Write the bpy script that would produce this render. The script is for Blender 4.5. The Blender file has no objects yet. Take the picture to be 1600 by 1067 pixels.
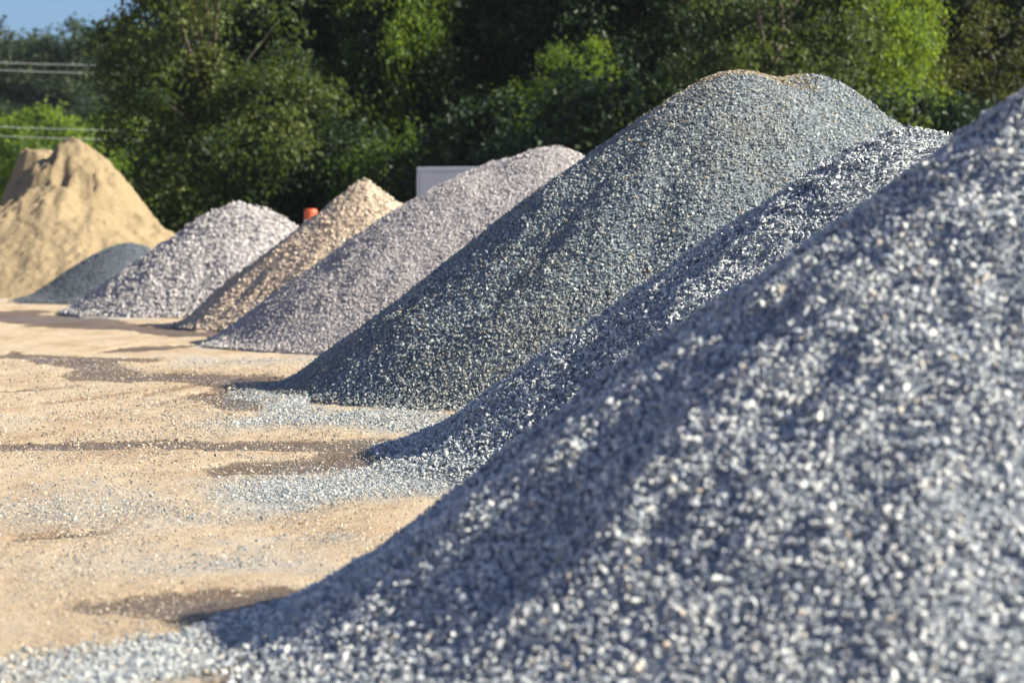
import bpy, math, random
import numpy as np
from mathutils import Vector, Matrix, Euler

random.seed(7)
RNG = np.random.default_rng(7)
C = bpy.context.scene.collection
S = bpy.context.scene
R = math.radians

# ------------------------------------------------------------------ camera, sky, sun, exposure
EYE = 1.6                       # camera height
FPX = 100.0 / 36.0 * 1600.0     # focal length in photo pixels
HZ = 350.0                      # photo row of the horizon
PITCH = math.atan((533.5 - HZ) / FPX)
cam_d = bpy.data.cameras.new('camera')
cam_d.lens = 100.0
cam_d.sensor_width = 36.0
cam_d.clip_start = 0.1
cam_d.clip_end = 6000.0
cam_d.dof.use_dof = True
cam_d.dof.focus_distance = 20.5
cam_d.dof.aperture_fstop = 2.8
cam_d.dof.aperture_blades = 9
cam = bpy.data.objects.new('camera', cam_d)
cam.location = (0, 0, EYE)
cam.rotation_euler = (R(90) - PITCH, 0, 0)
C.objects.link(cam)
S.camera = cam

SUN_EL, SUN_AZ = 31.9, -13.0      # azimuth measured from +X towards +Y
world = bpy.data.worlds.new('World')
S.world = world
world.use_nodes = True
wn = world.node_tree.nodes
wl = world.node_tree.links
wn.clear()
sky_t = wn.new('ShaderNodeTexSky')
sky_t.sky_type = 'NISHITA'
sky_t.sun_disc = False
sky_t.sun_elevation = R(SUN_EL)
sky_t.sun_rotation = R(90.0 - SUN_AZ)
sky_t.altitude = 200
sky_t.air_density = 0.7
sky_t.dust_density = 2.0
sky_t.ozone_density = 6.0
bg = wn.new('ShaderNodeBackground')
bg.inputs['Strength'].default_value = 0.074
wo = wn.new('ShaderNodeOutputWorld')
wl.new(sky_t.outputs[0], bg.inputs[0])
wl.new(bg.outputs[0], wo.inputs[0])

sun_d = bpy.data.lights.new('sun', 'SUN')
sun_d.energy = 5.0
sun_d.angle = R(0.53)
sun_d.color = (1.0, 0.92, 0.74)
sun = bpy.data.objects.new('sun', sun_d)
e, a = R(SUN_EL), R(SUN_AZ)
SDIR = Vector((math.cos(e) * math.cos(a), math.cos(e) * math.sin(a), math.sin(e)))
sun.rotation_euler = SDIR.to_track_quat('Z', 'Y').to_euler()
C.objects.link(sun)

S.view_settings.view_transform = 'Standard'
S.view_settings.look = 'None'
S.view_settings.exposure = 1.16
S.view_settings.gamma = 1.0
S.view_settings.use_curve_mapping = False
S.cycles.max_bounces = 6
S.cycles.diffuse_bounces = 3
S.cycles.transmission_bounces = 4

# ------------------------------------------------------------------ helpers
def GX(px, Y): return (px - 800.0) / FPX * Y
def GZ(py, Y): return EYE - (py - HZ) / FPX * Y
def ground_at(px, py):
    Y = EYE * FPX / (py - HZ)
    return GX(px, Y), Y

def _hash(ix, iy, seed):
    h = (ix.astype(np.int64) * 374761393 + iy.astype(np.int64) * 668265263 + seed * 974634777) & 0xffffffff
    h = ((h ^ (h >> 13)) * 1274126177) & 0xffffffff
    h = ((h ^ (h >> 16)) * 2246822519) & 0xffffffff
    return ((h ^ (h >> 15)) & 0xffffff) / float(0xffffff)

def vnoise(x, y, seed=0):
    ix, iy = np.floor(x), np.floor(y)
    fx, fy = x - ix, y - iy
    fx = fx * fx * fx * (fx * (fx * 6 - 15) + 10)
    fy = fy * fy * fy * (fy * (fy * 6 - 15) + 10)
    a = _hash(ix, iy, seed); b = _hash(ix + 1, iy, seed)
    c = _hash(ix, iy + 1, seed); d = _hash(ix + 1, iy + 1, seed)
    return (a + (b - a) * fx) * (1 - fy) + (c + (d - c) * fx) * fy

def fbm(x, y, seed=0, octs=4, gain=0.5):
    t, amp, s = 0.0, 1.0, 0.0
    for i in range(octs):
        t = t + amp * (vnoise(x * 2 ** i + 17.3 * i, y * 2 ** i + 9.1 * i, seed + i) - 0.5)
        s += amp
        amp *= gain
    return t / s * 2.0            # about -1..1

def sstep(a, b, x):
    t = np.clip((x - a) / (b - a), 0, 1)
    return t * t * (3 - 2 * t)

def tag(o, label=None, cat=None, group=None, kind=None):
    if label: o['label'] = label
    if cat: o['category'] = cat
    if group: o['group'] = group
    if kind: o['kind'] = kind
    return o

def link(o, parent=None):
    C.objects.link(o)
    if parent is not None: o.parent = parent
    return o

def empty(name, loc=(0, 0, 0), rz=0.0):
    o = bpy.data.objects.new(name, None)
    o.location = loc
    o.rotation_euler = (0, 0, rz)
    o.empty_display_size = 0.3
    return link(o)

def np_mesh(name, v, f, mat=None, smooth=False):
    """v (n,3), f (m,k) numpy -> mesh data"""
    me = bpy.data.meshes.new(name)
    v = np.ascontiguousarray(v, dtype=np.float32)
    f = np.ascontiguousarray(f, dtype=np.int32)
    n, k = f.shape
    me.vertices.add(len(v)); me.vertices.foreach_set('co', v.ravel())
    me.loops.add(n * k); me.loops.foreach_set('vertex_index', f.ravel())
    me.polygons.add(n)
    me.polygons.foreach_set('loop_start', np.arange(0, n * k, k, dtype=np.int32))
    me.polygons.foreach_set('loop_total', np.full(n, k, dtype=np.int32))
    me.polygons.foreach_set('use_smooth', np.full(n, smooth, dtype=bool))
    me.update(calc_edges=True)
    if mat: me.materials.append(mat)
    return me

def mesh_obj(name, me, parent=None, loc=None):
    o = bpy.data.objects.new(name, me)
    if loc is not None: o.location = loc
    return link(o, parent)

class MB:
    """collects simple shapes into one mesh"""
    def __init__(s): s.v = []; s.f = []
    def add(s, vs, fs):
        b = len(s.v); s.v += [tuple(p) for p in vs]; s.f += [tuple(i + b for i in q) for q in fs]
    def box(s, x0, x1, y0, y1, z0, z1):
        s.add([(x0, y0, z0), (x1, y0, z0), (x1, y1, z0), (x0, y1, z0), (x0, y0, z1), (x1, y0, z1), (x1, y1, z1), (x0, y1, z1)],
              [(0, 3, 2, 1), (4, 5, 6, 7), (0, 1, 5, 4), (1, 2, 6, 5), (2, 3, 7, 6), (3, 0, 4, 7)])
    def tube(s, pts, rads, n=8, cap=True):
        pts = [Vector(p) for p in pts]
        vs, fs = [], []
        for i, p in enumerate(pts):
            t = (pts[min(i + 1, len(pts) - 1)] - pts[max(i - 1, 0)]).normalized()
            u = t.cross(Vector((0, 0, 1)) if abs(t.z) < 0.95 else Vector((1, 0, 0))).normalized()
            w = t.cross(u)
            for j in range(n):
                an = 2 * math.pi * j / n
                vs.append(p + (u * math.cos(an) + w * math.sin(an)) * rads[i])
        for i in range(len(pts) - 1):
            for j in range(n):
                k = (j + 1) % n
                fs.append((i * n + j, i * n + k, (i + 1) * n + k, (i + 1) * n + j))
        if cap:
            fs.append(tuple(range(n))[::-1]); fs.append(tuple((len(pts) - 1) * n + j for j in range(n)))
        s.add(vs, fs)
    def lathe(s, prof, n=24, c=(0, 0, 0)):
        vs = [(c[0] + r * math.cos(2 * math.pi * j / n), c[1] + r * math.sin(2 * math.pi * j / n), c[2] + z) for r, z in prof for j in range(n)]
        fs = [(i * n + j, i * n + (j + 1) % n, (i + 1) * n + (j + 1) % n, (i + 1) * n + j) for i in range(len(prof) - 1) for j in range(n)]
        fs.append(tuple(range(n))[::-1]); fs.append(tuple((len(prof) - 1) * n + j for j in range(n)))
        s.add(vs, fs)
    def build(s, name, mat, parent=None, smooth=False, bevel=0.0, loc=None):
        me = bpy.data.meshes.new(name)
        me.from_pydata(s.v, [], s.f)
        if mat: me.materials.append(mat)
        if smooth: me.shade_smooth()
        o = mesh_obj(name, me, parent, loc)
        if bevel:
            m = o.modifiers.new('bevel', 'BEVEL'); m.width = bevel; m.segments = 3; m.limit_method = 'ANGLE'
        return o

# ------------------------------------------------------------------ materials
def new_mat(name):
    m = bpy.data.materials.new(name); m.use_nodes = True
    nt = m.node_tree
    return m, nt, nt.nodes['Principled BSDF'], nt.nodes['Material Output']

def ramp(nt, stops, fac=None, mode='LINEAR'):
    r = nt.nodes.new('ShaderNodeValToRGB')
    r.color_ramp.interpolation = mode
    el = r.color_ramp.elements
    while len(el) < len(stops): el.new(0.5)
    for e_, (p, c) in zip(el, stops):
        e_.position = p; e_.color = (c[0], c[1], c[2], 1)
    if fac is not None: nt.links.new(fac, r.inputs[0])
    return r

def noise(nt, scale, detail=4, rough=0.6, vec=None, dist=0.0):
    n = nt.nodes.new('ShaderNodeTexNoise')
    n.inputs['Scale'].default_value = scale
    n.inputs['Detail'].default_value = detail
    n.inputs['Roughness'].default_value = rough
    n.inputs['Distortion'].default_value = dist
    if vec is not None: nt.links.new(vec, n.inputs['Vector'])
    return n

def math_n(nt, op, a=None, b=None, clamp=False):
    n = nt.nodes.new('ShaderNodeMath'); n.operation = op; n.use_clamp = clamp
    for i, x in enumerate((a, b)):
        if x is None: continue
        if isinstance(x, (int, float)): n.inputs[i].default_value = x
        else: nt.links.new(x, n.inputs[i])
    return n.outputs[0]

def mix_c(nt, fac, a, b, mode='MIX'):
    n = nt.nodes.new('ShaderNodeMix'); n.data_type = 'RGBA'; n.blend_type = mode
    for idx, x in ((0, fac), (6, a), (7, b)):
        if isinstance(x, (int, float)): n.inputs[idx].default_value = x
        elif isinstance(x, tuple): n.inputs[idx].default_value = (*x, 1)
        else: nt.links.new(x, n.inputs[idx])
    return n.outputs[2]

def simple(name, col, rough=0.6, metal=0.0, var=0.12, scale=6.0):
    m, nt, p, o = new_mat(name)
    tc = nt.nodes.new('ShaderNodeTexCoord')
    n = noise(nt, scale, 5, 0.6, tc.outputs['Object'])
    lo = tuple(c * (1 - var) for c in col); hi = tuple(min(1, c * (1 + var)) for c in col)
    r = ramp(nt, [(0.3, lo), (0.7, hi)], n.outputs[0])
    nt.links.new(r.outputs[0], p.inputs['Base Color'])
    p.inputs['Roughness'].default_value = rough
    p.inputs['Metallic'].default_value = metal
    return m

def stone_mat(name, stops, rough=0.8, grain=60.0, dust=None):
    """crushed stone: each stone takes its own tone, with mineral grain inside"""
    m, nt, p, o = new_mat(name)
    oi = nt.nodes.new('ShaderNodeObjectInfo')
    tc = nt.nodes.new('ShaderNodeTexCoord')
    r = ramp(nt, stops, oi.outputs['Random'])
    n = noise(nt, grain, 3, 0.6, tc.outputs['Object'])
    g = ramp(nt, [(0.3, (0.72,) * 3), (0.7, (1.18,) * 3)], n.outputs[0])
    c = mix_c(nt, 1.0, r.outputs[0], g.outputs[0], 'MULTIPLY')
    if dust is not None:
        geo = nt.nodes.new('ShaderNodeNewGeometry')
        dn = noise(nt, dust[2], 4, 0.6, geo.outputs['Position'])
        f = ramp(nt, [(dust[3], (0, 0, 0)), (dust[3] + 0.2, (1, 1, 1))], dn.outputs[0])
        f2 = math_n(nt, 'MULTIPLY', f.outputs[0], dust[1])
        c = mix_c(nt, f2, c, dust[0])
    nt.links.new(c, p.inputs['Base Color'])
    p.inputs['Roughness'].default_value = rough
    p.inputs['Specular IOR Level'].default_value = 0.35
    return m

def core_mat(name, lo, hi, scale, bump=0.02, rough=0.9, mid=None):
    m, nt, p, o = new_mat(name)
    tc = nt.nodes.new('ShaderNodeTexCoord')
    n = noise(nt, scale, 6, 0.75, tc.outputs['Object'])
    st = [(0.3, lo), (0.7, hi)] if mid is None else [(0.28, lo), (0.5, mid), (0.72, hi)]
    r = ramp(nt, st, n.outputs[0])
    big = noise(nt, scale * 0.04, 4, 0.6, tc.outputs['Object'])
    b = ramp(nt, [(0.3, (0.78,) * 3), (0.7, (1.15,) * 3)], big.outputs[0])
    c = mix_c(nt, 1.0, r.outputs[0], b.outputs[0], 'MULTIPLY')
    nt.links.new(c, p.inputs['Base Color'])
    p.inputs['Roughness'].default_value = rough
    p.inputs['Specular IOR Level'].default_value = 0.25
    bp = nt.nodes.new('ShaderNodeBump'); bp.inputs['Strength'].default_value = 0.9; bp.inputs['Distance'].default_value = bump
    nt.links.new(n.outputs[0], bp.inputs['Height']); nt.links.new(bp.outputs[0], p.inputs['Normal'])
    return m

def leaf_mat(name, dark, mid, light, trans, tfac=0.4):
    m, nt, p, o = new_mat(name)
    at = nt.nodes.new('ShaderNodeAttribute'); at.attribute_name = 'tone'
    oi = nt.nodes.new('ShaderNodeObjectInfo')
    r = ramp(nt, [(0.0, dark), (0.5, mid), (1.0, light)], at.outputs['Fac'])
    v = ramp(nt, [(0.0, (0.8, 0.84, 0.85)), (1.0, (1.15, 1.1, 1.0))], oi.outputs['Random'])
    c = mix_c(nt, 1.0, r.outputs[0], v.outputs[0], 'MULTIPLY')
    nt.links.new(c, p.inputs['Base Color'])
    p.inputs['Roughness'].default_value = 0.5
    p.inputs['Specular IOR Level'].default_value = 0.25
    t = nt.nodes.new('ShaderNodeBsdfTranslucent')
    tcol = mix_c(nt, 0.5, c, trans)
    nt.links.new(tcol, t.inputs[0])
    mx = nt.nodes.new('ShaderNodeMixShader'); mx.inputs[0].default_value = tfac
    nt.links.new(p.outputs[0], mx.inputs[1]); nt.links.new(t.outputs[0], mx.inputs[2])
    nt.links.new(mx.outputs[0], o.inputs[0])
    return m

# ------------------------------------------------------------------ pile geometry
class Pile:
    """a heap tipped from above: a smooth union of rounded cones with ravelled faces"""
    def __init__(s, cones, k=0.10, toe=0.06, lump=0.10, lscale=0.9, rill=0.08, fine=0.02, seed=1, extra=None):
        s.c, s.k, s.toe, s.lump, s.ls, s.rill, s.fine, s.seed, s.extra = cones, k, toe, lump, lscale, rill, fine, seed, extra
    def z(s, x, y):
        zs = []
        for c in s.c:
            d2 = (x - c[0]) ** 2 + (y - c[1]) ** 2
            q = c[2] - c[3] * (np.sqrt(d2 + c[4] ** 2) - c[4])
            if len(c) > 5: q = np.minimum(q, c[5] - c[6] * np.sqrt(d2))
            zs.append(q)
        m = zs[0]
        for q in zs[1:]: m = np.maximum(m, q)
        z = m + s.k * np.log(sum(np.exp((q - m) / s.k) for q in zs))
        cx, cy = s.c[0][0], s.c[0][1]
        th = np.arctan2(x - cx, -(y - cy)); r = np.hypot(x - cx, y - cy)
        env = sstep(-0.1, 0.7, z)
        z = z + env * s.lump * fbm(x / s.ls, y / s.ls, s.seed, 4)
        z = z + env * s.rill * np.minimum(1, (r / 2.0) ** 2) * fbm(th * 4.5, r * 0.45, s.seed + 40, 3)
        z = z + (0.35 + 0.65 * env) * s.fine * fbm(x / 0.16, y / 0.16, s.seed + 80, 3, 0.65)
        if s.extra is not None: z = s.extra(x, y, z)
        t = s.toe * (1 + 0.8 * fbm(x / 0.7, y / 0.7, s.seed + 9, 3))
        q = np.clip(z / t, -40, 40)
        return np.where(q > 30, z, t * np.log1p(np.exp(q))) - 0.012
    def bounds(s):
        b = [(cx - H / sl - .9, cx + H / sl + .9, cy - H / sl - .9, cy + H / sl + .9) for cx, cy, H, sl, r0 in [q[:5] for q in s.c]]
        return min(q[0] for q in b), max(q[1] for q in b), min(q[2] for q in b), max(q[3] for q in b)
    def normal(s, x, y, h=0.03):
        gx = (s.z(x + h, y) - s.z(x - h, y)) / (2 * h); gy = (s.z(x, y + h) - s.z(x, y - h)) / (2 * h)
        n = np.stack([-gx, -gy, np.ones_like(gx)], -1)
        return n / np.linalg.norm(n, axis=-1, keepdims=True)

PILES = []

def pile_core(p, root, mat, step, name='core', drop=0.0):  # gravel beds are coloured darker than their stones, so gaps look shaded
    x0, x1, y0, y1 = p.bounds()
    xs = np.arange(x0, x1 + step, step); ys = np.arange(y0, y1 + step, step)
    X, Y = np.meshgrid(xs, ys, indexing='ij')
    Z = p.z(X, Y) - drop
    Z = Z - 0.07 * (1 - sstep(-0.005, 0.07, Z))      # the skirt runs down into the dirt
    nx, ny = X.shape
    idx = np.arange(nx * ny).reshape(nx, ny)
    q = np.stack([idx[:-1, :-1], idx[1:, :-1], idx[1:, 1:], idx[:-1, 1:]], -1).reshape(-1, 4)
    zf = Z.ravel()
    q = q[(zf[q].max(1) > -0.078)]
    used = np.unique(q); rem = np.full(nx * ny, -1); rem[used] = np.arange(len(used))
    v = np.stack([X.ravel(), Y.ravel(), np.maximum(zf, -0.09)], -1)[used] - np.array(root.location)
    me = np_mesh(name, v, rem[q], mat, smooth=True)
    return mesh_obj(name, me, root)

def hull_stone(seed, dims, npts=11):
    import bmesh
    rg = np.random.default_rng(seed)
    pts = rg.normal(size=(npts, 3)); pts /= np.linalg.norm(pts, axis=1, keepdims=True)
    pts *= rg.uniform(0.78, 1.0, (npts, 1)); pts *= np.array(dims) * 0.5
    bm = bmesh.new()
    vs = [bm.verts.new(q) for q in pts]
    res = bmesh.ops.convex_hull(bm, input=vs)
    bmesh.ops.delete(bm, geom=[g for g in res['geom_interior'] if isinstance(g, bmesh.types.BMVert)], context='VERTS')
    me = bpy.data.meshes.new('stone'); bm.to_mesh(me); bm.free()
    return me

def stone_set(name, mat, dims_fn, n=10, seed=0):
    col = bpy.data.collections.new(name)
    meshes = []
    rg = random.Random(seed)
    for i in range(n):
        me = hull_stone(seed * 100 + i, dims_fn(rg), rg.choice((7, 8, 9, 10)))
        me.materials.append(mat)
        o = bpy.data.objects.new(f'stone_shape_{i:02d}', me); col.objects.link(o)
        meshes.append(me)
    return col, meshes

def instancer(name, pts, rot, scl, idx, col, parent=None, loc=(0, 0, 0)):
    me = bpy.data.meshes.new(name)
    me.vertices.add(len(pts)); me.vertices.foreach_set('co', (pts - np.array(loc)).astype(np.float32).ravel())
    for nm, ty, dat in (('rot', 'FLOAT_VECTOR', rot), ('scl', 'FLOAT', scl)):
        at = me.attributes.new(nm, ty, 'POINT'); at.data.foreach_set('vector' if ty == 'FLOAT_VECTOR' else 'value', dat.astype(np.float32).ravel())
    at = me.attributes.new('idx', 'INT', 'POINT'); at.data.foreach_set('value', idx.astype(np.int32))
    o = mesh_obj(name, me, parent)
    if parent is None: o.location = loc
    ng = bpy.data.node_groups.new(name + '_scatter', 'GeometryNodeTree')
    ng.interface.new_socket('Geometry', in_out='INPUT', socket_type='NodeSocketGeometry')
    ng.interface.new_socket('Geometry', in_out='OUTPUT', socket_type='NodeSocketGeometry')
    N = ng.nodes; L = ng.links
    gi, go = N.new('NodeGroupInput'), N.new('NodeGroupOutput')
    ci = N.new('GeometryNodeCollectionInfo'); ci.inputs['Collection'].default_value = col
    ci.inputs['Separate Children'].default_value = True; ci.inputs['Reset Children'].default_value = True
    def na(nm, ty):
        n = N.new('GeometryNodeInputNamedAttribute'); n.data_type = ty; n.inputs[0].default_value = nm
        return [q for q in n.outputs if q.enabled and q.name == 'Attribute'][0]
    ip = N.new('GeometryNodeInstanceOnPoints'); ip.inputs['Pick Instance'].default_value = True
    er = N.new('FunctionNodeEulerToRotation')
    L.new(gi.outputs[0], ip.inputs['Points']); L.new(ci.outputs[0], ip.inputs['Instance'])
    L.new(na('idx', 'INT'), ip.inputs['Instance Index'])
    L.new(na('rot', 'FLOAT_VECTOR'), er.inputs[0]); L.new(er.outputs[0], ip.inputs['Rotation'])
    L.new(na('scl', 'FLOAT'), ip.inputs['Scale'])
    L.new(ip.outputs[0], go.inputs[0])
    mo = o.modifiers.new('scatter', 'NODES'); mo.node_group = ng
    return o

def in_view(p, margin=0.10):
    """share of the points the photograph's camera (and one a step aside) may show"""
    Y = p[:, 1]
    u = p[:, 0] / np.maximum(Y, .1) * FPX / 800.0
    v = (HZ - (p[:, 2] - EYE) / np.maximum(Y, .1) * FPX - 533.5) / 533.5
    v = (HZ - 533.5 - (p[:, 2] - EYE) / np.maximum(Y, .1) * FPX) / 533.5
    return (np.abs(u) < 1 + margin) & (np.abs(v) < 1 + margin) & (Y > 2)

def cover(p, root, size, cover_k, smat, meshes_col, seed, sigma=0.32, own=0, name='loose_stones', flat=0.5, zmin=0.004, back=0.10):
    """lay stones over the pile: `own` of them as objects, the rest as one mass"""
    rg = np.random.default_rng(seed)
    col, meshes = meshes_col
    x0, x1, y0, y1 = p.bounds()
    n = int((x1 - x0) * (y1 - y0) * cover_k / size ** 2 * 1.25)
    x = rg.uniform(x0, x1, n); y = rg.uniform(y0, y1, n)
    z = p.z(x, y)
    keep = z > zmin + rg.random(n) ** 2 * 0.07
    x, y, z = x[keep], y[keep], z[keep]
    nr = p.normal(x, y, max(0.03, size))
    P = np.stack([x, y, z], -1)
    vd = np.array([0, 0, EYE]) - P; vd /= np.linalg.norm(vd, axis=1, keepdims=True)
    vis = in_view(P) & ((vd * nr).sum(1) > -0.12)
    want = np.where(vis, 1.0 / np.maximum(nr[:, 2], .5) / 1.25, back)
    keep = rg.random(len(P)) < want
    P, nr, vis = P[keep], nr[keep], vis[keep]
    m = len(P)
    scl = np.clip(np.exp(rg.normal(0, sigma, m)), 0.45, 2.1) * size
    P = P + nr * (scl * rg.uniform(-0.26, 0.22, m))[:, None]
    # tilt the stone's flat side towards the slope, then jitter
    ax = np.arctan2(-nr[:, 1], nr[:, 2]) ; ay = np.arcsin(np.clip(nr[:, 0], -1, 1))
    rot = np.stack([ax + rg.normal(0, flat, m), ay + rg.normal(0, flat, m), rg.uniform(0, 6.283, m)], -1)
    idx = rg.integers(0, len(meshes), m)
    rest = np.ones(m, bool)
    if own:
        rank = np.where(in_view(P, -0.04) & vis, scl / P[:, 1], 0)
        pick = np.argsort(-rank)[:own]
        rest[pick] = False
        base = np.array(root.location)
        for i in pick:
            o = bpy.data.objects.new('stone', meshes[idx[i]])
            o.location = P[i] - base; o.rotation_euler = rot[i]; o.scale = (scl[i],) * 3
            C.objects.link(o); o.parent = root
    st = instancer(name, P[rest], rot[rest], scl[rest], idx[rest], col, root, np.array(root.location))
    st['kind'] = 'stuff'
    return m

def pile_root(name, x, y, label, cat, group='stockpiles standing in a row'):
    return tag(empty(name, (x, y, 0)), label, cat, group)

# ------------------------------------------------------------------ ground
def px_field(X, Y, cx, cy, rx, ry, ang=0.0):
    """soft ellipse lying on the ground, given by where its middle and rims lie"""
    px = X / Y * FPX + 800.0; py = HZ + EYE * FPX / Y
    dx, dy = px - cx, py - cy
    ca, sa = math.cos(ang), math.sin(ang)
    u = (dx * ca + dy * sa) / rx; v = (-dx * sa + dy * ca) / ry
    return np.clip(1.0 - np.sqrt(u * u + v * v), -1, 1)

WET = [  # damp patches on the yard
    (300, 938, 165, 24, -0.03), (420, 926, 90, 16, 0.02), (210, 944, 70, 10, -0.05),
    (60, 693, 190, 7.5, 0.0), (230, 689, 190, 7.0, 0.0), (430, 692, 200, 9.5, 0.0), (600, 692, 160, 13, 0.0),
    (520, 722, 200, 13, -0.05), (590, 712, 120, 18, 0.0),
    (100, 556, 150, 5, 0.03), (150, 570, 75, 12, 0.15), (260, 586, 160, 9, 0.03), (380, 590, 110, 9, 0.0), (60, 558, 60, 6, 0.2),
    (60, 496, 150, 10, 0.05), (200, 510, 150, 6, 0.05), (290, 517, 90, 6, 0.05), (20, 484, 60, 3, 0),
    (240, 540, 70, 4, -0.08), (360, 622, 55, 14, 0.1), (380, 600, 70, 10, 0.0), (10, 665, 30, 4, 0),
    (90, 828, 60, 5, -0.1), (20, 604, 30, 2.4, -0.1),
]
RUT = [(70, 603, 70, 2.2, -0.08), (140, 617, 90, 2.4, -0.13), (270, 604, 75, 2.6, -0.25), (300, 614, 90, 2.4, -0.22), (330, 622, 60, 2, -0.2), (90, 622, 40, 2, -0.1), (60, 828, 60, 2.5, -.05)]
GRIT = [  # crushed stone spread out from the toes
    (560, 758, 250, 36, -0.05, 1.0), (640, 745, 150, 28, 0, 1.3), (660, 735, 110, 22, 0, 1.5), (300, 1010, 170, 40, -.12, 1.4), (200, 1040, 240, 44, -.1, 1.4), (120, 1060, 200, 50, -.1, 1.0), (440, 628, 120, 12, .12, 1.3), (330, 800, 260, 22, -0.03, .45), (540, 655, 230, 20, 0.02, .9),
    (470, 632, 110, 14, .15, .9), (300, 1035, 190, 45, -0.1, 1.0), (60, 1050, 220, 50, 0, .6), (120, 790, 300, 40, 0, .4), (300, 870, 300, 34, 0, .35), (380, 885, 160, 16, 0.02, .6),
    (400, 560, 220, 11, 0.03, .55), (150, 492, 130, 6, 0.02, .6), (20, 470, 130, 4, 0.0, .7), (90, 760, 130, 14, 0, .35), (470, 845, 220, 13, 0, .4),
    (60, 652, 120, 8, 0, .2), (330, 541, 60, 8, 0, .6),
]

def fields(X, Y):
    wx = X + 0.25 * fbm(X / 0.5, Y / 1.5, 301, 4); wy = Y + 0.45 * fbm(X / 0.6, Y / 1.6, 311, 4) * (Y / 22.0)
    gx_ = wx + 0.5 * fbm(X / 0.9, Y / 2.2, 321, 4); gy_ = wy + 0.06 * Y * fbm(X / 0.8, Y / 2.0, 331, 4)
    wet = np.full(X.shape, -1.0); rut = np.full(X.shape, -1.0); grit = np.zeros(X.shape)
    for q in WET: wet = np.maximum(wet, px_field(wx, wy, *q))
    rx_, ry_ = X + (wx - X) * .35, Y + (wy - Y) * .25
    for q in RUT: rut = np.maximum(rut, px_field(rx_, ry_, q[0], q[1], q[2], q[3] * 1.25, q[4]))
    for q in GRIT: grit = np.maximum(grit, sstep(-0.35, 0.85, px_field(gx_, gy_, *q[:5])) * q[5])
    return wet, rut, grit

def ground_z(X, Y):
    near = sstep(120, 70, np.hypot(X, Y))
    return (0.02 * fbm(X / 3.0, Y / 6.0, 61, 2) + 0.003 * fbm(X / 0.3, Y / 0.6, 62, 3) + 0.011 * fbm(X / 0.11, Y / 0.16, 63, 3)) * near - 0.02

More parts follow.
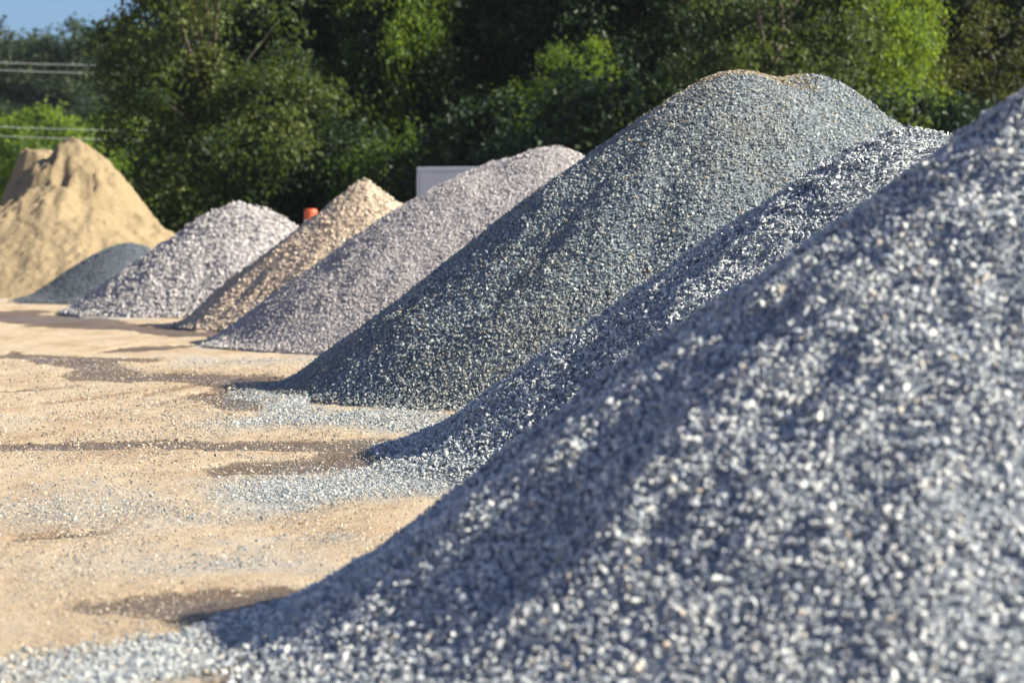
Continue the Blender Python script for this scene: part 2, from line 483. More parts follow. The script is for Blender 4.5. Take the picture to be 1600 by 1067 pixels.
def build_ground():
    ys = [-60.0, -20.0, 0.0, 4.0, 7.0]
    y = 8.6
    while y < 72: ys.append(y); y *= 1.0042
    while y < 2500: ys.append(y); y *= 1.12
    xs = list(np.arange(-12.5, 4.0, 0.045))
    s, x = 0.06, 4.0
    while x < 1800: xs.append(x); s *= 1.28; x += s
    s, x = 0.06, -12.5
    while x > -1800: s *= 1.28; x -= s; xs.insert(0, x)
    X, Y = np.meshgrid(np.array(xs), np.array(ys), indexing='ij')
    Z = ground_z(X, Y)
    Ys = np.maximum(Y, 6.0)
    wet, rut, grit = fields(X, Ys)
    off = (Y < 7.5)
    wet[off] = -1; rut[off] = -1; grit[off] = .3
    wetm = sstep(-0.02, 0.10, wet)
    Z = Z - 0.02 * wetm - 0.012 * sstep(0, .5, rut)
    nx, ny = X.shape
    idx = np.arange(nx * ny).reshape(nx, ny)
    q = np.stack([idx[:-1, :-1], idx[1:, :-1], idx[1:, 1:], idx[:-1, 1:]], -1).reshape(-1, 4)
    m, nt, p, o = new_mat('yard_dirt')
    me = np_mesh('ground', np.stack([X, Y, Z], -1).reshape(-1, 3), q, m, True)
    for nm, d in (('wet', wet), ('rut', rut), ('grit', grit)):
        at = me.attributes.new(nm, 'FLOAT', 'POINT'); at.data.foreach_set('value', d.astype(np.float32).ravel())
    # dirt
    geo = nt.nodes.new('ShaderNodeNewGeometry'); pos = geo.outputs['Position']
    mp = nt.nodes.new('ShaderNodeMapping'); mp.inputs['Scale'].default_value = (1, 0.35, 1); nt.links.new(pos, mp.inputs[0])
    big = noise(nt, 1.3, 7, 0.62, mp.outputs[0], 0.4)
    base = ramp(nt, [(0.22, (.33, .235, .148)), (0.38, (.43, .32, .21)), (0.50, (.49, .385, .265)), (0.62, (.51, .42, .31)), (0.74, (.46, .33, .19))], big.outputs[0])
    fine = noise(nt, 45, 5, 0.75, pos)
    fr = ramp(nt, [(0.3, (.72, .72, .74)), (0.5, (1, 1, 1)), (0.75, (1.16, 1.14, 1.1))], fine.outputs[0])
    c = mix_c(nt, 1.0, base.outputs[0], fr.outputs[0], 'MULTIPLY')
    mid = noise(nt, 5.5, 6, 0.72, mp.outputs[0], 0.6)
    mr = ramp(nt, [(0.30, (.78, .75, .72)), (0.45, (.95, .94, .93)), (0.62, (1.08, 1.07, 1.05))], mid.outputs[0])
    c = mix_c(nt, 0.9, c, mix_c(nt, 1.0, c, mr.outputs[0], 'MULTIPLY'))
    spk = noise(nt, 130, 2, 0.5, pos)
    sr = ramp(nt, [(0.34, (.45, .45, .47)), (0.43, (1, 1, 1)), (0.58, (1, 1, 1)), (0.66, (1.3, 1.29, 1.27))], spk.outputs[0])
    c = mix_c(nt, 0.8, c, mix_c(nt, 1.0, c, sr.outputs[0], 'MULTIPLY'))
    def attr(nm):
        n = nt.nodes.new('ShaderNodeAttribute'); n.attribute_name = nm; return n.outputs['Fac']
    # crushed-stone dust and chips
    gn = noise(nt, 6.0, 5, 0.7, pos)
    gf = math_n(nt, 'ADD', attr('grit'), math_n(nt, 'MULTIPLY', math_n(nt, 'SUBTRACT', gn.outputs[0], 0.5), 1.3))
    gr = ramp(nt, [(0.10, (0, 0, 0)), (1.15, (.78, .78, .78))], gf)
    chips = noise(nt, 70, 3, 0.8, pos)
    chip = ramp(nt, [(0.32, (.14, .175, .21)), (0.46, (.32, .365, .40)), (0.62, (.50, .53, .54))], chips.outputs[0])
    c = mix_c(nt, gr.outputs[0], c, chip.outputs[0])
    # damp ground
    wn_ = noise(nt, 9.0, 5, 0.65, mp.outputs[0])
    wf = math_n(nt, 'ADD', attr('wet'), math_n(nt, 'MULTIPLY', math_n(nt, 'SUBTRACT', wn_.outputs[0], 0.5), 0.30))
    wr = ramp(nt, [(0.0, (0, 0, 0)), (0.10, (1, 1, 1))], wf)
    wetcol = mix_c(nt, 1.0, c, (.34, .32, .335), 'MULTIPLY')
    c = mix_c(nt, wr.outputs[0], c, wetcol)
    rr = ramp(nt, [(0.0, (0, 0, 0)), (0.3, (.9, .9, .9))], attr('rut'))
    c = mix_c(nt, rr.outputs[0], c, mix_c(nt, 1.0, c, (.55, .5, .45), 'MULTIPLY'))
    # weeds and soil beyond the yard
    sep = nt.nodes.new('ShaderNodeSeparateXYZ'); nt.links.new(pos, sep.inputs[0])
    far = ramp(nt, [(0.0, (0, 0, 0)), (1.0, (1, 1, 1))], math_n(nt, 'MULTIPLY', math_n(nt, 'SUBTRACT', sep.outputs[1], 74.0), 0.12))
    gcol = ramp(nt, [(0.3, (.035, .055, .02)), (0.7, (.08, .10, .035))], big.outputs[0])
    c = mix_c(nt, far.outputs[0], c, gcol.outputs[0])
    nt.links.new(c, p.inputs['Base Color'])
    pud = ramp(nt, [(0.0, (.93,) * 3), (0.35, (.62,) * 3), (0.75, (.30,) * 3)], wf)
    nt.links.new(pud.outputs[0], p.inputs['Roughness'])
    p.inputs['Specular IOR Level'].default_value = 0.3
    bp = nt.nodes.new('ShaderNodeBump'); bp.inputs['Strength'].default_value = 0.7; bp.inputs['Distance'].default_value = 0.015
    nt.links.new(fine.outputs[0], bp.inputs['Height']); nt.links.new(bp.outputs[0], p.inputs['Normal'])
    g = mesh_obj('ground', me)
    return tag(g, 'pale tan packed dirt yard with damp streaks and scattered gravel', kind='structure')

build_ground()

# ------------------------------------------------------------------ the stockpiles
tanr = lambda d: math.tan(R(d))
G1, G2, G3 = (.30, .31, .325), (.42, .425, .43), (.52, .515, .50)
M_blue = stone_mat('blue_grey_granite', [(0, (.22, .26, .32)), (.25, (.36, .395, .44)), (.6, (.55, .565, .57)), (.97, (.70, .71, .69)), (.985, (.56, .49, .40)), (1, (.58, .49, .41))])  # dark stones coloured bluer to stand in for sky-blue shade
M_shard = stone_mat('flaky_granite', [(0, (.17, .21, .25)), (.3, (.36, .395, .42)), (.7, (.59, .605, .60)), (1, (.74, .745, .73))])
M_green = stone_mat('green_grey_stone', [(0, (.135, .175, .21)), (.35, (.24, .285, .31)), (.75, (.38, .415, .42)), (.93, (.48, .51, .50)), (.965, (.36, .28, .19)), (1, (.40, .31, .21))],
                    dust=((.29, .25, .18), .45, 0.5, .48))
M_pink = stone_mat('pinkish_grey_stone', [(0, (.33, .305, .315)), (.5, (.47, .435, .435)), (1, (.60, .56, .55))])
M_tan = stone_mat('tan_river_gravel', [(0, (.43, .345, .27)), (.5, (.58, .475, .38)), (.85, (.67, .565, .465)), (1, (.70, .62, .54))])
M_white = stone_mat('white_rock', [(0, (.40, .375, .375)), (.5, (.51, .48, .475)), (1, (.62, .59, .57))])

def dims_block(rg): return (rg.uniform(.9, 1.25), rg.uniform(.75, 1.0), rg.uniform(.55, .85))
def dims_shard(rg): return (rg.uniform(1.15, 1.75), rg.uniform(.6, .9), rg.uniform(.25, .45))
def dims_round(rg): return (rg.uniform(.95, 1.15), rg.uniform(.85, 1.0), rg.uniform(.7, .9))

# nearest pile
pA = Pile([(2.48, 10.9, 2.352, .729, .222), (2.46, 10.85, 1.80, .555, .1), (3.9, 11.8, 2.22, .62, .7)], lump=.06, lscale=.6, rill=.10, fine=.03, toe=.075, seed=19)
rA = pile_root('gravel_pile', 2.44, 10.9, 'blurred blue grey gravel pile nearest the camera filling the lower right corner', 'gravel pile')
pile_core(pA, rA, core_mat('granite_bed', (.18, .22, .28), (.36, .39, .43), 30, .02), .06, drop=.012)
nA = cover(pA, rA, .0235, 2.0, M_blue, stone_set('granite_stones', M_blue, dims_block, 12, 1), 101, own=300, flat=.7)

# second pile, in focus: flaky stone
pB = Pile([(2.79, 19.4, 2.25, .722, .517), (2.93, 21.0, 2.07, .721, .637)], lump=.06, lscale=.8, rill=.08, fine=.03, toe=.09, seed=21)
rB = pile_root('gravel_pile', 2.95, 20.0, 'sharply focused grey pile of flaky white edged stone just behind the nearest pile', 'gravel pile')
pile_core(pB, rB, core_mat('flake_bed', (.18, .21, .25), (.38, .40, .42), 30, .02), .06, drop=.012)
nB = cover(pB, rB, .027, 2.0, M_shard, stone_set('flaky_stones', M_shard, dims_shard, 12, 2), 102, own=300, flat=.5)

# third pile, the tallest
pC = Pile([(2.24, 28.0, 3.097, .781, .593), (3.017, 28.3, 3.046, .95, .375), (2.8, 28.3, 2.98, .95, .45), (3.308, 29.8, 2.887, .788, .618)], lump=.06, lscale=1.1, rill=.07, fine=.02, toe=.06, seed=31)
rC = pile_root('gravel_pile', 2.0, 28.0, 'tallest dark green grey gravel pile in the middle with a flat tan dusted crest', 'gravel pile')
pile_core(pC, rC, core_mat('green_stone_bed', (.12, .155, .19), (.26, .295, .31), 30, .02), .08, drop=.01)
nC = cover(pC, rC, .027, 1.8, M_green, stone_set('green_grey_stones', M_green, dims_block, 10, 3), 103, flat=.8)

def crest_dust():
    rg = np.random.default_rng(331); n = 9000
    x = rg.uniform(.9, 3.0, n); y = rg.uniform(27.75, 28.7, n); z = pC.z(x, y)
    pt = (x - GX(1150, 28)) / .55
    k = rg.random(n) < np.exp(-pt ** 2) * sstep(2.2, 2.85, z) * .8
    x, y, z = x[k], y[k], z[k]; m = len(x)
    M = stone_mat('tan_dusted_stone', [(0, (.27, .22, .15)), (1, (.40, .335, .23))])
    col, ms = stone_set('tan_crest_stones', M, dims_block, 6, 33)
    o = instancer('tan_crest_stones', np.stack([x, y, z + .012], -1), rg.uniform(-.7, .7, (m, 3)), .026 * np.exp(rg.normal(0, .3, m)), rg.integers(0, 6, m), col, rC, np.array(rC.location))
    o['kind'] = 'stuff'
crest_dust()

# fourth pile: pinkish grey
pD = Pile([(-.624, 38.5, 2.221, .751, .483), (.516, 39.0, 2.636, .635, .42), (.142, 40.2, 2.566, .735, .777)], lump=.06, lscale=1.0, rill=.06, fine=.02, toe=.06, seed=41)
rD = pile_root('gravel_pile', 0, 38.8, 'pale pinkish lilac gravel pile in front of the white trailer', 'gravel pile')
pile_core(pD, rD, core_mat('pink_stone_bed', (.26, .24, .25), (.47, .44, .44), 26, .025), .09, drop=.008)
nD = cover(pD, rD, .027, 1.7, M_pink, stone_set('pinkish_stones', M_pink, dims_round, 8, 4), 104, flat=.8)

# fifth pile: tan, pointed
pE = Pile([(-2.354, 45.2, 2.34, .815, .05), (-1.942, 46.4, 1.928, .887, .228)], lump=.04, lscale=.6, rill=.13, fine=.02, toe=.06, seed=53)
rE = pile_root('gravel_pile', -2.36, 45.2, 'tan river gravel pile with a sharp pointed top', 'gravel pile')
pile_core(pE, rE, core_mat('tan_bed', (.40, .315, .23), (.58, .475, .36), 22, .03), .08, drop=.008)
nE = cover(pE, rE, .038, 1.5, M_tan, stone_set('tan_pebbles', M_tan, dims_round, 8, 5), 105, flat=.8)

# sixth pile: white rock
pF = Pile([(-4.945, 52.0, 1.949, .737, .614), (-4.531, 52.6, 1.718, .739, .416)], lump=.07, lscale=.7, rill=.06, fine=.06, toe=.06, seed=61)
rF = pile_root('rock_pile', -5.0, 52.0, 'low pile of coarse whitish rock beside the tan pointed pile', 'rock pile')
pile_core(pF, rF, core_mat('white_rock_bed', (.30, .28, .31), (.56, .53, .53), 12, .05), .10, drop=.03)
nF = cover(pF, rF, .052, 2.0, M_white, stone_set('white_rocks', M_white, dims_block, 12, 6), 106, own=300, flat=.6)

# seventh pile: small, dark, fine screenings
pG = Pile([(-7.987, 59.5, 1.2, .688, .553)], lump=.05, lscale=1.0, rill=.04, fine=.015, toe=.10, seed=71)
rG = pile_root('screenings_pile', -8.15, 59.5, 'smallest pile of fine dark slate grey screenings in front of the sand heap', 'gravel pile')
pile_core(pG, rG, core_mat('dark_screenings', (.06, .078, .105), (.15, .175, .21), 40, .02, mid=(.10, .12, .15)), .06, name='screenings')

M_slate = stone_mat('slate_screenings', [(0, (.065, .08, .10)), (.5, (.12, .14, .162)), (1, (.21, .228, .245))])
cover(pG, rG, .026, 1.3, M_slate, stone_set('slate_chips', M_slate, dims_block, 8, 9), 107, flat=.8)

# eighth pile: the sand heap with its undercut crest
def crumble(x, y, z):
    top = sstep(1.7, 2.7, z)
    rg_ = np.abs(fbm(x / 0.5, y / 0.9, 901, 4))
    z = z - top * 0.36 * rg_ + top * .08 + top * .07 * fbm(x / 0.22, y / 0.3, 931, 3)
    g = sstep(0.4, 1.4, z) * (1 - top)
    return z - g * .10 * np.abs(fbm(x / 0.5, y / 1.6, 911, 3))
pH = Pile([(-10.481, 68.0, 3.672, .927, .12, 4.381, 1.385), (-11.486, 68.9, 3.405, .384, .118, 4.322, 2.573), (-10.75, 66.4, 2.5, .62, .469), (-9.598, 67.4, 2.083, .607, .599), (-13.089, 67.5, 1.547, .697, .188)],
          k=.06, lump=.08, lscale=.8, rill=.10, fine=.07, toe=.08, seed=81, extra=crumble)
rH = pile_root('sand_pile', -10.5, 68.0, 'big golden sand heap with a crumbling crest at the far left', 'sand pile')
pile_core(pH, rH, core_mat('golden_sand', (.235, .172, .098), (.39, .305, .19), 11, .06, mid=(.31, .24, .145)), .05, name='sand')

ALL = [pA, pB, pC, pD, pE, pF, pG, pH]

# ------------------------------------------------------------------ chips lying on the yard
def yard_gravel(name, label, n, seed, dens_fn, base, far, stops, shape, ymax=34):
    rg = np.random.default_rng(seed)
    # even in view depth so that the near yard is as rich as the far yard
    Y = 9.3 * (ymax / 9.3) ** rg.random(n)
    X = rg.uniform(-900, 60, n) / FPX * Y
    wet, rut, grit = fields(X, Y)
    cl = fbm(X / 0.5, Y / 0.9, 551, 4)
    keep = rg.random(n) < dens_fn(cl, grit, wet)
    X, Y, grit = X[keep], Y[keep], grit[keep]
    top = np.zeros(len(X))
    for p in ALL[:4]: top = np.maximum(top, p.z(X, Y))
    k2 = top < 0.05
    X, Y, top, grit = X[k2], Y[k2], top[k2], grit[k2]
    m = len(X)
    scl = np.clip(np.exp(rg.normal(0, .45, m)), .35, 3.0) * base * np.clip(Y / 14, .9, far) * np.where(grit > .3, 1 + .7 * sstep(13.5, 11.0, Y), 1)
    P = np.stack([X, Y, np.maximum(ground_z(X, Y), top) + scl * .10], -1)
    rot = np.stack([rg.normal(0, .4, m), rg.normal(0, .4, m), rg.uniform(0, 6.28, m)], -1)
    M = stone_mat(name + '_chips', stops)
    col, ms = stone_set(name + '_chip_shapes', M, shape, 8, seed % 50)
    o = instancer('gravel', P, rot, scl, rg.integers(0, 8, m), col)
    tag(o, label, 'gravel', kind='stuff')
    return m
nY = yard_gravel('yard', 'small dark and cream chips strewn over the tan dirt yard', 620000, 501,
                 lambda cl, g, w: .08 + .30 * sstep(-.2, .6, cl) * (.5 + g), .0075, 1.7,
                 [(0, (.12, .125, .14)), (.3, (.24, .235, .23)), (.55, (.42, .37, .30)), (.8, (.54, .45, .33)), (1, (.62, .57, .49))], dims_block)
nY += yard_gravel('spill', 'blue grey crushed stone spilled in front of the pile toes', 900000, 502,
                 lambda cl, g, w: .55 * sstep(.05, 1.35, g) ** 1.5 * sstep(-.6, .6, cl + .25 * g) + .02 * g, .0098, 1.6,
                 [(0, (.13, .16, .19)), (.35, (.27, .30, .33)), (.75, (.43, .45, .45)), (1, (.58, .58, .55))], dims_block)
print('stones', nA, nB, nC, nD, nE, nF, nY)

# ------------------------------------------------------------------ trees
M_bark = simple('bark', (.075, .06, .045), .9, var=.4, scale=9)
L_shaded = leaf_mat('shaded_leaves', (.010, .025, .014), (.020, .042, .019), (.042, .072, .024), (.08, .15, .025), .28)  # leaf colour lowered to carry the shade of the wood edge
L_mid = leaf_mat('green_leaves', (.028, .060, .016), (.05, .10, .022), (.10, .16, .03), (.22, .36, .03), .42)
L_dappled = leaf_mat('dappled_leaves', (.014, .032, .016), (.038, .066, .022), (.12, .15, .045), (.22, .30, .04), .38)  # olive end of the ramp paints sun dapples into the leaves
L_sunlit = leaf_mat('sunlit_leaves', (.025, .06, .016), (.08, .145, .022), (.19, .27, .035), (.42, .58, .04), .48)  # yellow green of backlit foliage put into the leaf colour
L_blue = leaf_mat('distant_leaves', (.022, .042, .026), (.035, .06, .03), (.055, .08, .035), (.10, .16, .03), .3)
L_brown = leaf_mat('rusty_leaves', (.028, .042, .014), (.045, .06, .02), (.08, .085, .03), (.2, .22, .035), .38)

def crown_mesh(name, mat, rx, rz, zc, nclump, nleaf, leaf, seed, clump=.75, lobes=5):
    rg = np.random.default_rng(seed)
    # lobes give an uneven outline; clumps sit through their outer shells
    lob = [(np.zeros(3), 1.0)]
    for i in range(lobes):
        d = rg.normal(size=3); d /= np.linalg.norm(d); d[2] *= .8
        lob.append((d * rg.uniform(.45, .75), rg.uniform(.38, .58)))
    cs = []
    for i in range(nclump):
        c, r = lob[rg.integers(0, len(lob))] if rg.random() < .65 else lob[0]
        d = rg.normal(size=3); d /= np.linalg.norm(d)
        q = c + d * r * rg.uniform(.55, 1.0) ** .6
        cs.append(q * np.array([rx, rx, rz]) + np.array([0, 0, zc]))
    cs = np.array(cs); cs = cs[cs[:, 2] > .25]
    ci = rg.integers(0, len(cs), nleaf)
    crad = clump * rg.uniform(.6, 1.35, len(cs))
    ctone = np.clip(rg.normal(.45, .34, len(cs)), 0, 1)  # wide clump tones put sunlit and dark patches into the leaf colour
    off = rg.normal(size=(nleaf, 3)) * np.array([.5, .5, .32])
    P = cs[ci] + off * crad[ci][:, None]
    P[:, 2] -= .25 * (off[:, 0] ** 2 + off[:, 1] ** 2) * crad[ci]
    P[:, 2] = np.maximum(P[:, 2], .05 + rg.random(nleaf) * .3)
    nrm = rg.normal(size=(nleaf, 3)) * .75 + np.array([0, 0, .65]) + off * .5
    nrm /= np.linalg.norm(nrm, axis=1, keepdims=True)
    ax = np.cross(nrm, rg.normal(size=(nleaf, 3))); ax /= np.linalg.norm(ax, axis=1, keepdims=True)
    sd = np.cross(nrm, ax)
    L = leaf * rg.uniform(.6, 1.4, nleaf)[:, None]
    v = np.stack([P - ax * L * .5, P + sd * L * .30 + nrm * L * .08, P + ax * L * .5 - nrm * L * .06, P - sd * L * .30 + nrm * L * .08], 1).reshape(-1, 3)
    b = np.arange(nleaf)[:, None] * 4
    f = np.concatenate([b + np.array([[0, 1, 2]]), b + np.array([[0, 2, 3]])], 1).reshape(-1, 3)
    me = np_mesh(name, v, f, mat, False)
    tone = np.clip(ctone[ci] + rg.normal(0, .22, nleaf), 0, 1)
    at = me.attributes.new('tone', 'FLOAT', 'POINT'); at.data.foreach_set('value', np.repeat(tone, 4).astype(np.float32))
    return me, cs

def trunk_mesh(cs, rx, h, seed, r0=.2):
    rg = random.Random(seed)
    mb = MB()
    pts = [(rg.uniform(-.12, .12) * i, rg.uniform(-.12, .12) * i, h * i / 5 - (.1 if i == 0 else 0)) for i in range(6)]
    mb.tube(pts, [r0 * (1.25 - .2 * i) for i in range(6)], 8)
    for q in rg.sample(list(map(tuple, cs)), min(16, len(cs))):
        z0 = max(.6, min(h * .85, q[2] * .55)); i = z0 / h * 5; k = int(min(4, i)); t = i - k
        s = Vector(pts[k]).lerp(Vector(pts[k + 1]), t); e_ = Vector(q)
        m_ = s.lerp(e_, .5) + Vector((0, 0, .15 * (e_ - s).length))
        mb.tube([s, m_, e_], [r0 * .38, r0 * .24, r0 * .08], 5)
    me = bpy.data.meshes.new('trunk'); me.from_pydata(mb.v, [], mb.f); me.materials.append(M_bark); me.shade_smooth()
    return me

KINDS = {}
def kind(key, mat, rx, rz, zc, nclump, nleaf, leaf, seed, clump=.8, lobes=6, h=None):
    me, cs = crown_mesh('crown', mat, rx, rz, zc, nclump, nleaf, leaf, seed, clump, lobes)
    KINDS[key] = (me, trunk_mesh(cs, rx, h or zc + rz * .5, seed, .05 + .028 * zc))
kind('dark_a', L_shaded, 3.6, 5.6, 5.6, 230, 52000, .17, 1)
kind('dark_b', L_shaded, 3.2, 6.0, 5.9, 210, 48000, .17, 2, .9)
kind('dapple', L_dappled, 3.3, 5.6, 5.6, 190, 42000, .17, 12, .75)
kind('green', L_mid, 3.4, 5.4, 5.5, 220, 48000, .16, 3, .8)
kind('lime', L_sunlit, 2.7, 5.2, 5.3, 95, 23000, .15, 4, .72)
kind('rust', L_brown, 3.0, 5.0, 5.0, 170, 36000, .15, 5, .8)
kind('bush_dark', L_shaded, 1.9, 1.7, 1.7, 90, 16000, .14, 6, .6)
kind('bush_lime', L_mid, 1.6, 1.5, 1.5, 70, 12000, .13, 7, .5)
kind('far', L_blue, 4.6, 7.5, 7.6, 170, 24000, .32, 8, 1.2)
kind('far_lime', L_sunlit, 3.0, 3.4, 3.4, 110, 20000, .22, 9, .9)

def tree(key, px, Y, sc, label, group, rz=None, name='tree', cat='tree', zs=1.0):
    root = empty(name, (GX(px, Y), Y, 0), random.uniform(0, 6.28) if rz is None else rz)
    root.scale = (sc, sc, sc * zs)
    tag(root, label, cat, group)
    cm, tm = KINDS[key]
    mesh_obj('trunk', tm, root); mesh_obj('crown', cm, root)
    return root

WOOD = 'trees of the dark wood edge behind the piles'
tree('dapple', 335, 74, .92, 'dark leafy tree dappled with olive light at the left end of the wood edge', WOOD)
tree('dark_b', 440, 83, 1.0, 'dark tree behind the white rock pile', WOOD)
tree('dark_a', 525, 83, 1.0, 'shaded tree behind the orange topped marker post', WOOD)
tree('lime', 612, 77, .66, 'bright yellow green tree catching the sun above the tan pointed pile', WOOD, zs=1.75)
tree('dark_b', 705, 78, .92, 'dark green tree directly behind the white trailer', WOOD)
tree('dark_b', 800, 80, 1.0, 'dark tree behind the crest of the lilac pile', WOOD)
tree('dark_b', 860, 79, .9, 'dark tree behind the upper right end of the lilac pile', WOOD)
tree('lime', 885, 72.5, .62, 'short green tree with sunny sprays between the lilac pile and the tallest pile', WOOD)
tree('dark_a', 985, 77, .95, 'dark tree behind the left slope of the tallest pile', WOOD)
tree('dark_b', 1090, 76, .95, 'dark tree behind the tan crest of the tallest pile', WOOD)
tree('dapple', 1215, 65, .76, 'sunlit olive green tree right above the peak of the tallest pile', WOOD, zs=1.2)
tree('lime', 1350, 67, .62, 'sunlit lime green tree behind the right shoulder of the tallest pile', WOOD, zs=1.6)
tree('dark_a', 1435, 77, .95, 'dark tree behind the top of the flaky stone pile', WOOD)
tree('rust', 1530, 75, .95, 'dull olive tree at the right edge of the wood', WOOD)
tree('dark_b', 1650, 78, 1.0, 'dark tree cut by the right edge of the picture', WOOD)
tree('green', 1800, 80, 1.0, 'green tree just beyond the right edge of the picture', WOOD)
for i, px in enumerate((390, 470, 580, 720, 860, 1000, 1140, 1280, 1420, 1560, 1700)):
    Y = 91 - (px - 230) / 1400 * 10 + random.uniform(-1, 1)
    tree(('dark_b', 'dark_a')[i % 2], px, Y, 1.1, 'dark tree deep in the second row of the wood', 'second row trees deep in the wood')
BUSH = 'bushes at the foot of the wood'
for i, (px, Y, k, lab) in enumerate((
        (330, 76, 'bush_dark', 'dark bush at the foot of the wood right of the sand heap'),
        (302, 73.5, 'bush_lime', 'small green bush peeping over the left slope of the white rock pile'),
        (440, 75, 'bush_dark', 'dark bush left of the orange topped marker post'),
        (560, 74, 'bush_dark', 'dark bush behind the point of the tan pile'),
        (640, 72, 'bush_lime', 'green bush between the tan pile and the white trailer'),
        (790, 70, 'bush_dark', 'dark bush right of the white trailer'),
        (930, 66, 'bush_dark', 'dark bush at the right end of the lilac pile'),
        (1450, 60, 'bush_dark', 'dark bush behind the flaky stone pile'),
        (1560, 60, 'bush_lime', 'green bush behind the right end of the nearest pile'))):
    tree(k, px, Y, random.uniform(.95, 1.3), lab, BUSH, name='bush', cat='bush', zs=1.15)
FAR = 'sunlit small trees beyond the yard'
tree('far_lime', -30, 128, .95, 'sunlit yellow green tree cut by the left picture edge behind the sand heap', FAR, name='small_tree')
tree('far_lime', 50, 122, 1.0, 'sunlit yellow green tree straight behind the sand heap knob', FAR, name='small_tree')
tree('far_lime', 125, 130, 1.0, 'sunlit yellow green tree behind the sand heap peak', FAR, name='small_tree')
tree('far_lime', 200, 126, .95, 'sunlit yellow green tree half hidden by the dark wood edge', FAR, name='small_tree')
HAZY = 'distant hazy trees under the open sky'
for px, Y, s_, lab in ((-60, 200, 1.12, 'distant bluish tree just off the left picture edge'), (20, 205, 1.1, 'distant bluish tree at the left picture edge under the sky'),
                       (75, 215, 1.0, 'lowest distant bluish tree in the dip of the skyline'), (130, 195, 1.06, 'distant dark bluish tree touching the dark wood edge'),
                       (200, 200, 1.1, 'distant bluish tree mostly hidden behind the wood edge'), (-20, 190, .72, 'shorter distant tree in front at the left picture edge'),
                       (60, 185, .62, 'short distant tree behind the upper wires'), (110, 180, .6, 'short dusky distant tree above the sunlit trees'), (165, 182, .66, 'short distant tree beside the dark wood edge')):
    tree('far', px, Y, s_, lab, HAZY, name='distant_tree')

# ------------------------------------------------------------------ trailer, marker post, wires
M_tr = simple('white_trailer_paint', (.46, .50, .57), .45, var=.04, scale=1.2)
M_al = simple('aluminium_trim', (.62, .63, .65), .4, metal=.6, var=.06)
M_rub = simple('rubber', (.02, .02, .02), .8)
M_ste = simple('dark_steel', (.05, .05, .055), .5, metal=.3)
M_ora = simple('orange_plastic', (.56, .10, .03), .5, var=.08)
M_whi = simple('white_band', (.75, .75, .74), .5, var=.05)

def trailer():
    Y = 63.0
    xl = GX(651, Y); zt = GZ(262, Y)
    root = tag(empty('box_trailer', (xl, Y, 0), R(-24)), 'white box trailer parked behind the lilac pile with only its upper corner showing', 'trailer')
    W, Lh, zb = 2.45, 6.2, .95
    b = MB(); b.box(0.02, W - .02, 0.02, Lh, zb, zt - .02); b.build('body', M_tr, root, bevel=.05)
    b = MB(); b.box(-.004, W + .004, 0, .07, zt - .085, zt + .004); b.box(-.004, .06, .071, Lh, zt - .085, zt + .004); b.box(W - .06, W + .004, .071, Lh, zt - .085, zt + .004)
    b.build('roof_rail', M_tr, root, bevel=.025)
    for x0 in (0.0, W - .07):
        b = MB(); b.box(x0, x0 + .07, -.006, .06, zb, zt - .088); b.build('corner_post', M_tr, root, bevel=.02)
    for x0 in (.085, W / 2 + .01):
        b = MB(); b.box(x0, x0 + W / 2 - .1, -.004, .018, zb + .08, zt - .11); d = b.build('door', M_tr, root, bevel=.008)
        h = MB(); xx = x0 + (W / 2 - .2 if x0 < 1 else .1); h.tube([(xx, -.03, zb + .1), (xx, -.03, zt - .15)], [.014, .014], 8); h.build('lock_rod', M_al, d)
    b = MB(); b.box(.1, W - .1, .05, .15, .55, .68); b.box(.5, .58, .08, .16, .682, zb - .002); b.box(W - .58, W - .5, .08, .16, .682, zb - .002); b.build('bumper', M_ste, root)
    b = MB(); b.box(.35, .5, .2, Lh - .2, .75, zb - .004); b.box(W - .5, W - .35, .2, Lh - .2, .75, zb - .004); b.build('chassis', M_ste, root)
    for sx in (.16, W - .16):
        for sy in (1.3, 2.2):
            t = MB(); t.lathe([(.2, -.12), (.42, -.12), (.45, -.08), (.45, .08), (.42, .12), (.2, .12)], 24)
            w = t.build('wheel', M_rub, root, smooth=False); w.location = (sx, sy, .45); w.rotation_euler = (0, R(90), 0)
            r_ = MB(); r_.lathe([(.05, -.1), (.205, -.1), (.205, .1), (.05, .1)], 20); r_.build('rim', M_al, w)
    for sx in (.45, W - .45):
        b = MB(); b.box(sx - .05, sx + .05, Lh - .8, Lh - .7, 0, .748); b.box(sx - .13, sx + .13, Lh - .88, Lh - .62, -.01, .03); b.build('landing_leg', M_ste, root)
trailer()

def marker():
    Y = 58.0
    zt = GZ(326.5, Y); r = 10.6 / FPX * Y
    root = tag(empty('marker_post', (GX(486, Y), Y, 0)), 'orange and white marker post top showing just above the left slope of the tan pile', 'marker post')
    zc = zt - 17 / FPX * Y; zw = zc - 14 / FPX * Y
    b = MB(); b.lathe([(r, zc), (r, zt - .06), (r * .9, zt - .015), (r * .7, zt), (.01, zt)], 28); b.build('cap', M_ora, root)
    b = MB(); b.lathe([(r * .985, zw), (r * .985, zc - .001)], 28); b.build('reflective_band', M_whi, root)
    b = MB(); b.lathe([(r, .08), (r, zw - .001)], 28); b.build('sleeve', M_ora, root)
    b = MB(); b.lathe([(r * 1.5, -.02), (r * 1.5, .06), (r * 1.2, .079)], 28); b.build('base', M_rub, root)
marker()

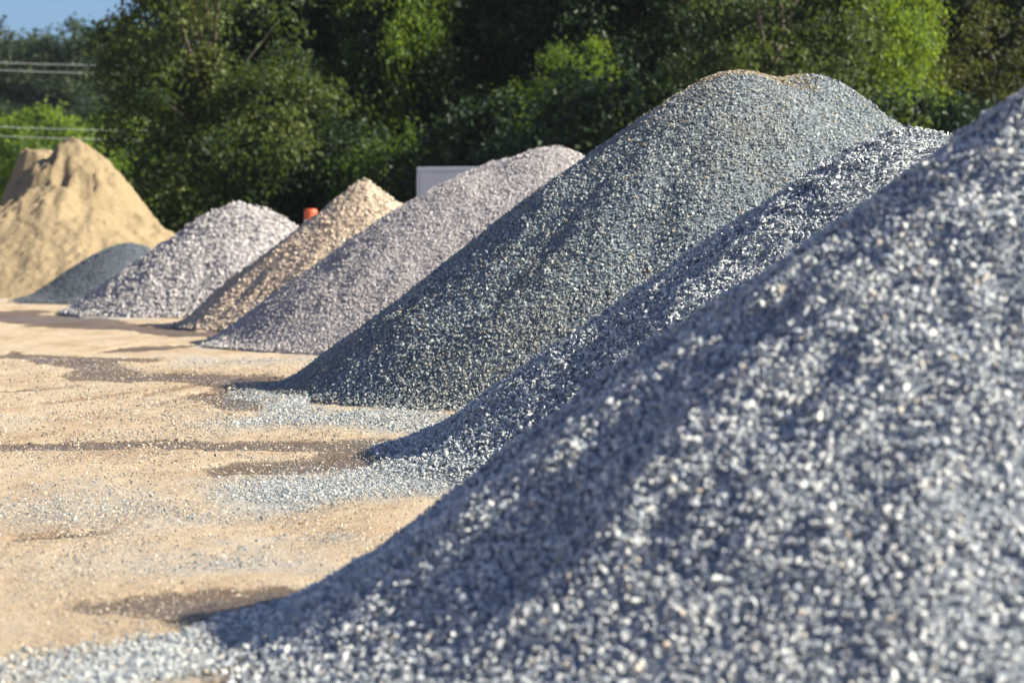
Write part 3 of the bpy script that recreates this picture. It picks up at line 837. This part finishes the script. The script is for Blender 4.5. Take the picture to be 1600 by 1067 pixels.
M_wire = simple('bare_aluminium_wire', (.60, .60, .58), .45, metal=.2, var=.03)
M_pole = simple('weathered_pole', (.16, .12, .09), .85, var=.3)
YW = 98.0
xa, xb = GX(-170, YW), GX(330, YW)
rows = ((90, 104), (101, 117), (189, 205), (203, 220))
for i, (x_, side) in enumerate(((xa, 0), (xb, 1))):
    zt = GZ(rows[0][side], YW) + .35
    p_ = tag(empty('utility_pole', (x_, YW + .16, 0)), 'wooden utility pole ' + ('outside the left picture edge carrying the wires' if side == 0 else 'hidden behind the left end of the wood carrying the wires'), 'utility pole', 'utility poles')
    b = MB(); b.tube([(0, 0, -.3), (0, 0, zt)], [.15, .11], 12); b.build('pole', M_pole, p_, smooth=False)
    for (ya, yb_) in rows:
        z_ = GZ((ya, yb_)[side], YW)
        b = MB(); b.tube([(0, -.10, z_), (0, -.16, z_)], [.03, .03], 8); b.build('insulator', M_ste, p_)
for (ya, yb_), lab in zip(rows, ('topmost of the four pale overhead wires at upper left', 'second pale overhead wire from the top at upper left',
                                'third overhead wire from the top crossing the sunlit trees', 'lowest overhead wire crossing the sunlit trees')):
    mb = MB(); pts = []
    for k in range(17):
        t = k / 16
        pts.append((xa + (xb - xa) * t, YW, GZ(ya + (yb_ - ya) * t, YW) - .22 * 4 * t * (1 - t) * .5))
    mb.tube(pts, [.014] * 17, 6)
    w = mb.build('overhead_wire', M_wire, smooth=True)
    tag(w, lab, 'wire', 'overhead wires')

# ------------------------------------------------------------------ air
def haze():
    b = MB(); b.box(-1900, 1900, -80, 2700, -1.1, 24.0)
    m = bpy.data.materials.new('summer_haze'); m.use_nodes = True
    nt = m.node_tree; nt.nodes.clear()
    o = nt.nodes.new('ShaderNodeOutputMaterial'); v = nt.nodes.new('ShaderNodeVolumePrincipled')
    v.inputs['Color'].default_value = (.82, .88, .96, 1)
    v.inputs['Density'].default_value = 0.00012
    v.inputs['Anisotropy'].default_value = 0.2
    nt.links.new(v.outputs[0], o.inputs['Volume'])
    h = b.build('haze', m)
    h['kind'] = 'stuff'; h['label'] = 'thin summer haze over the yard and the distant trees'
haze()
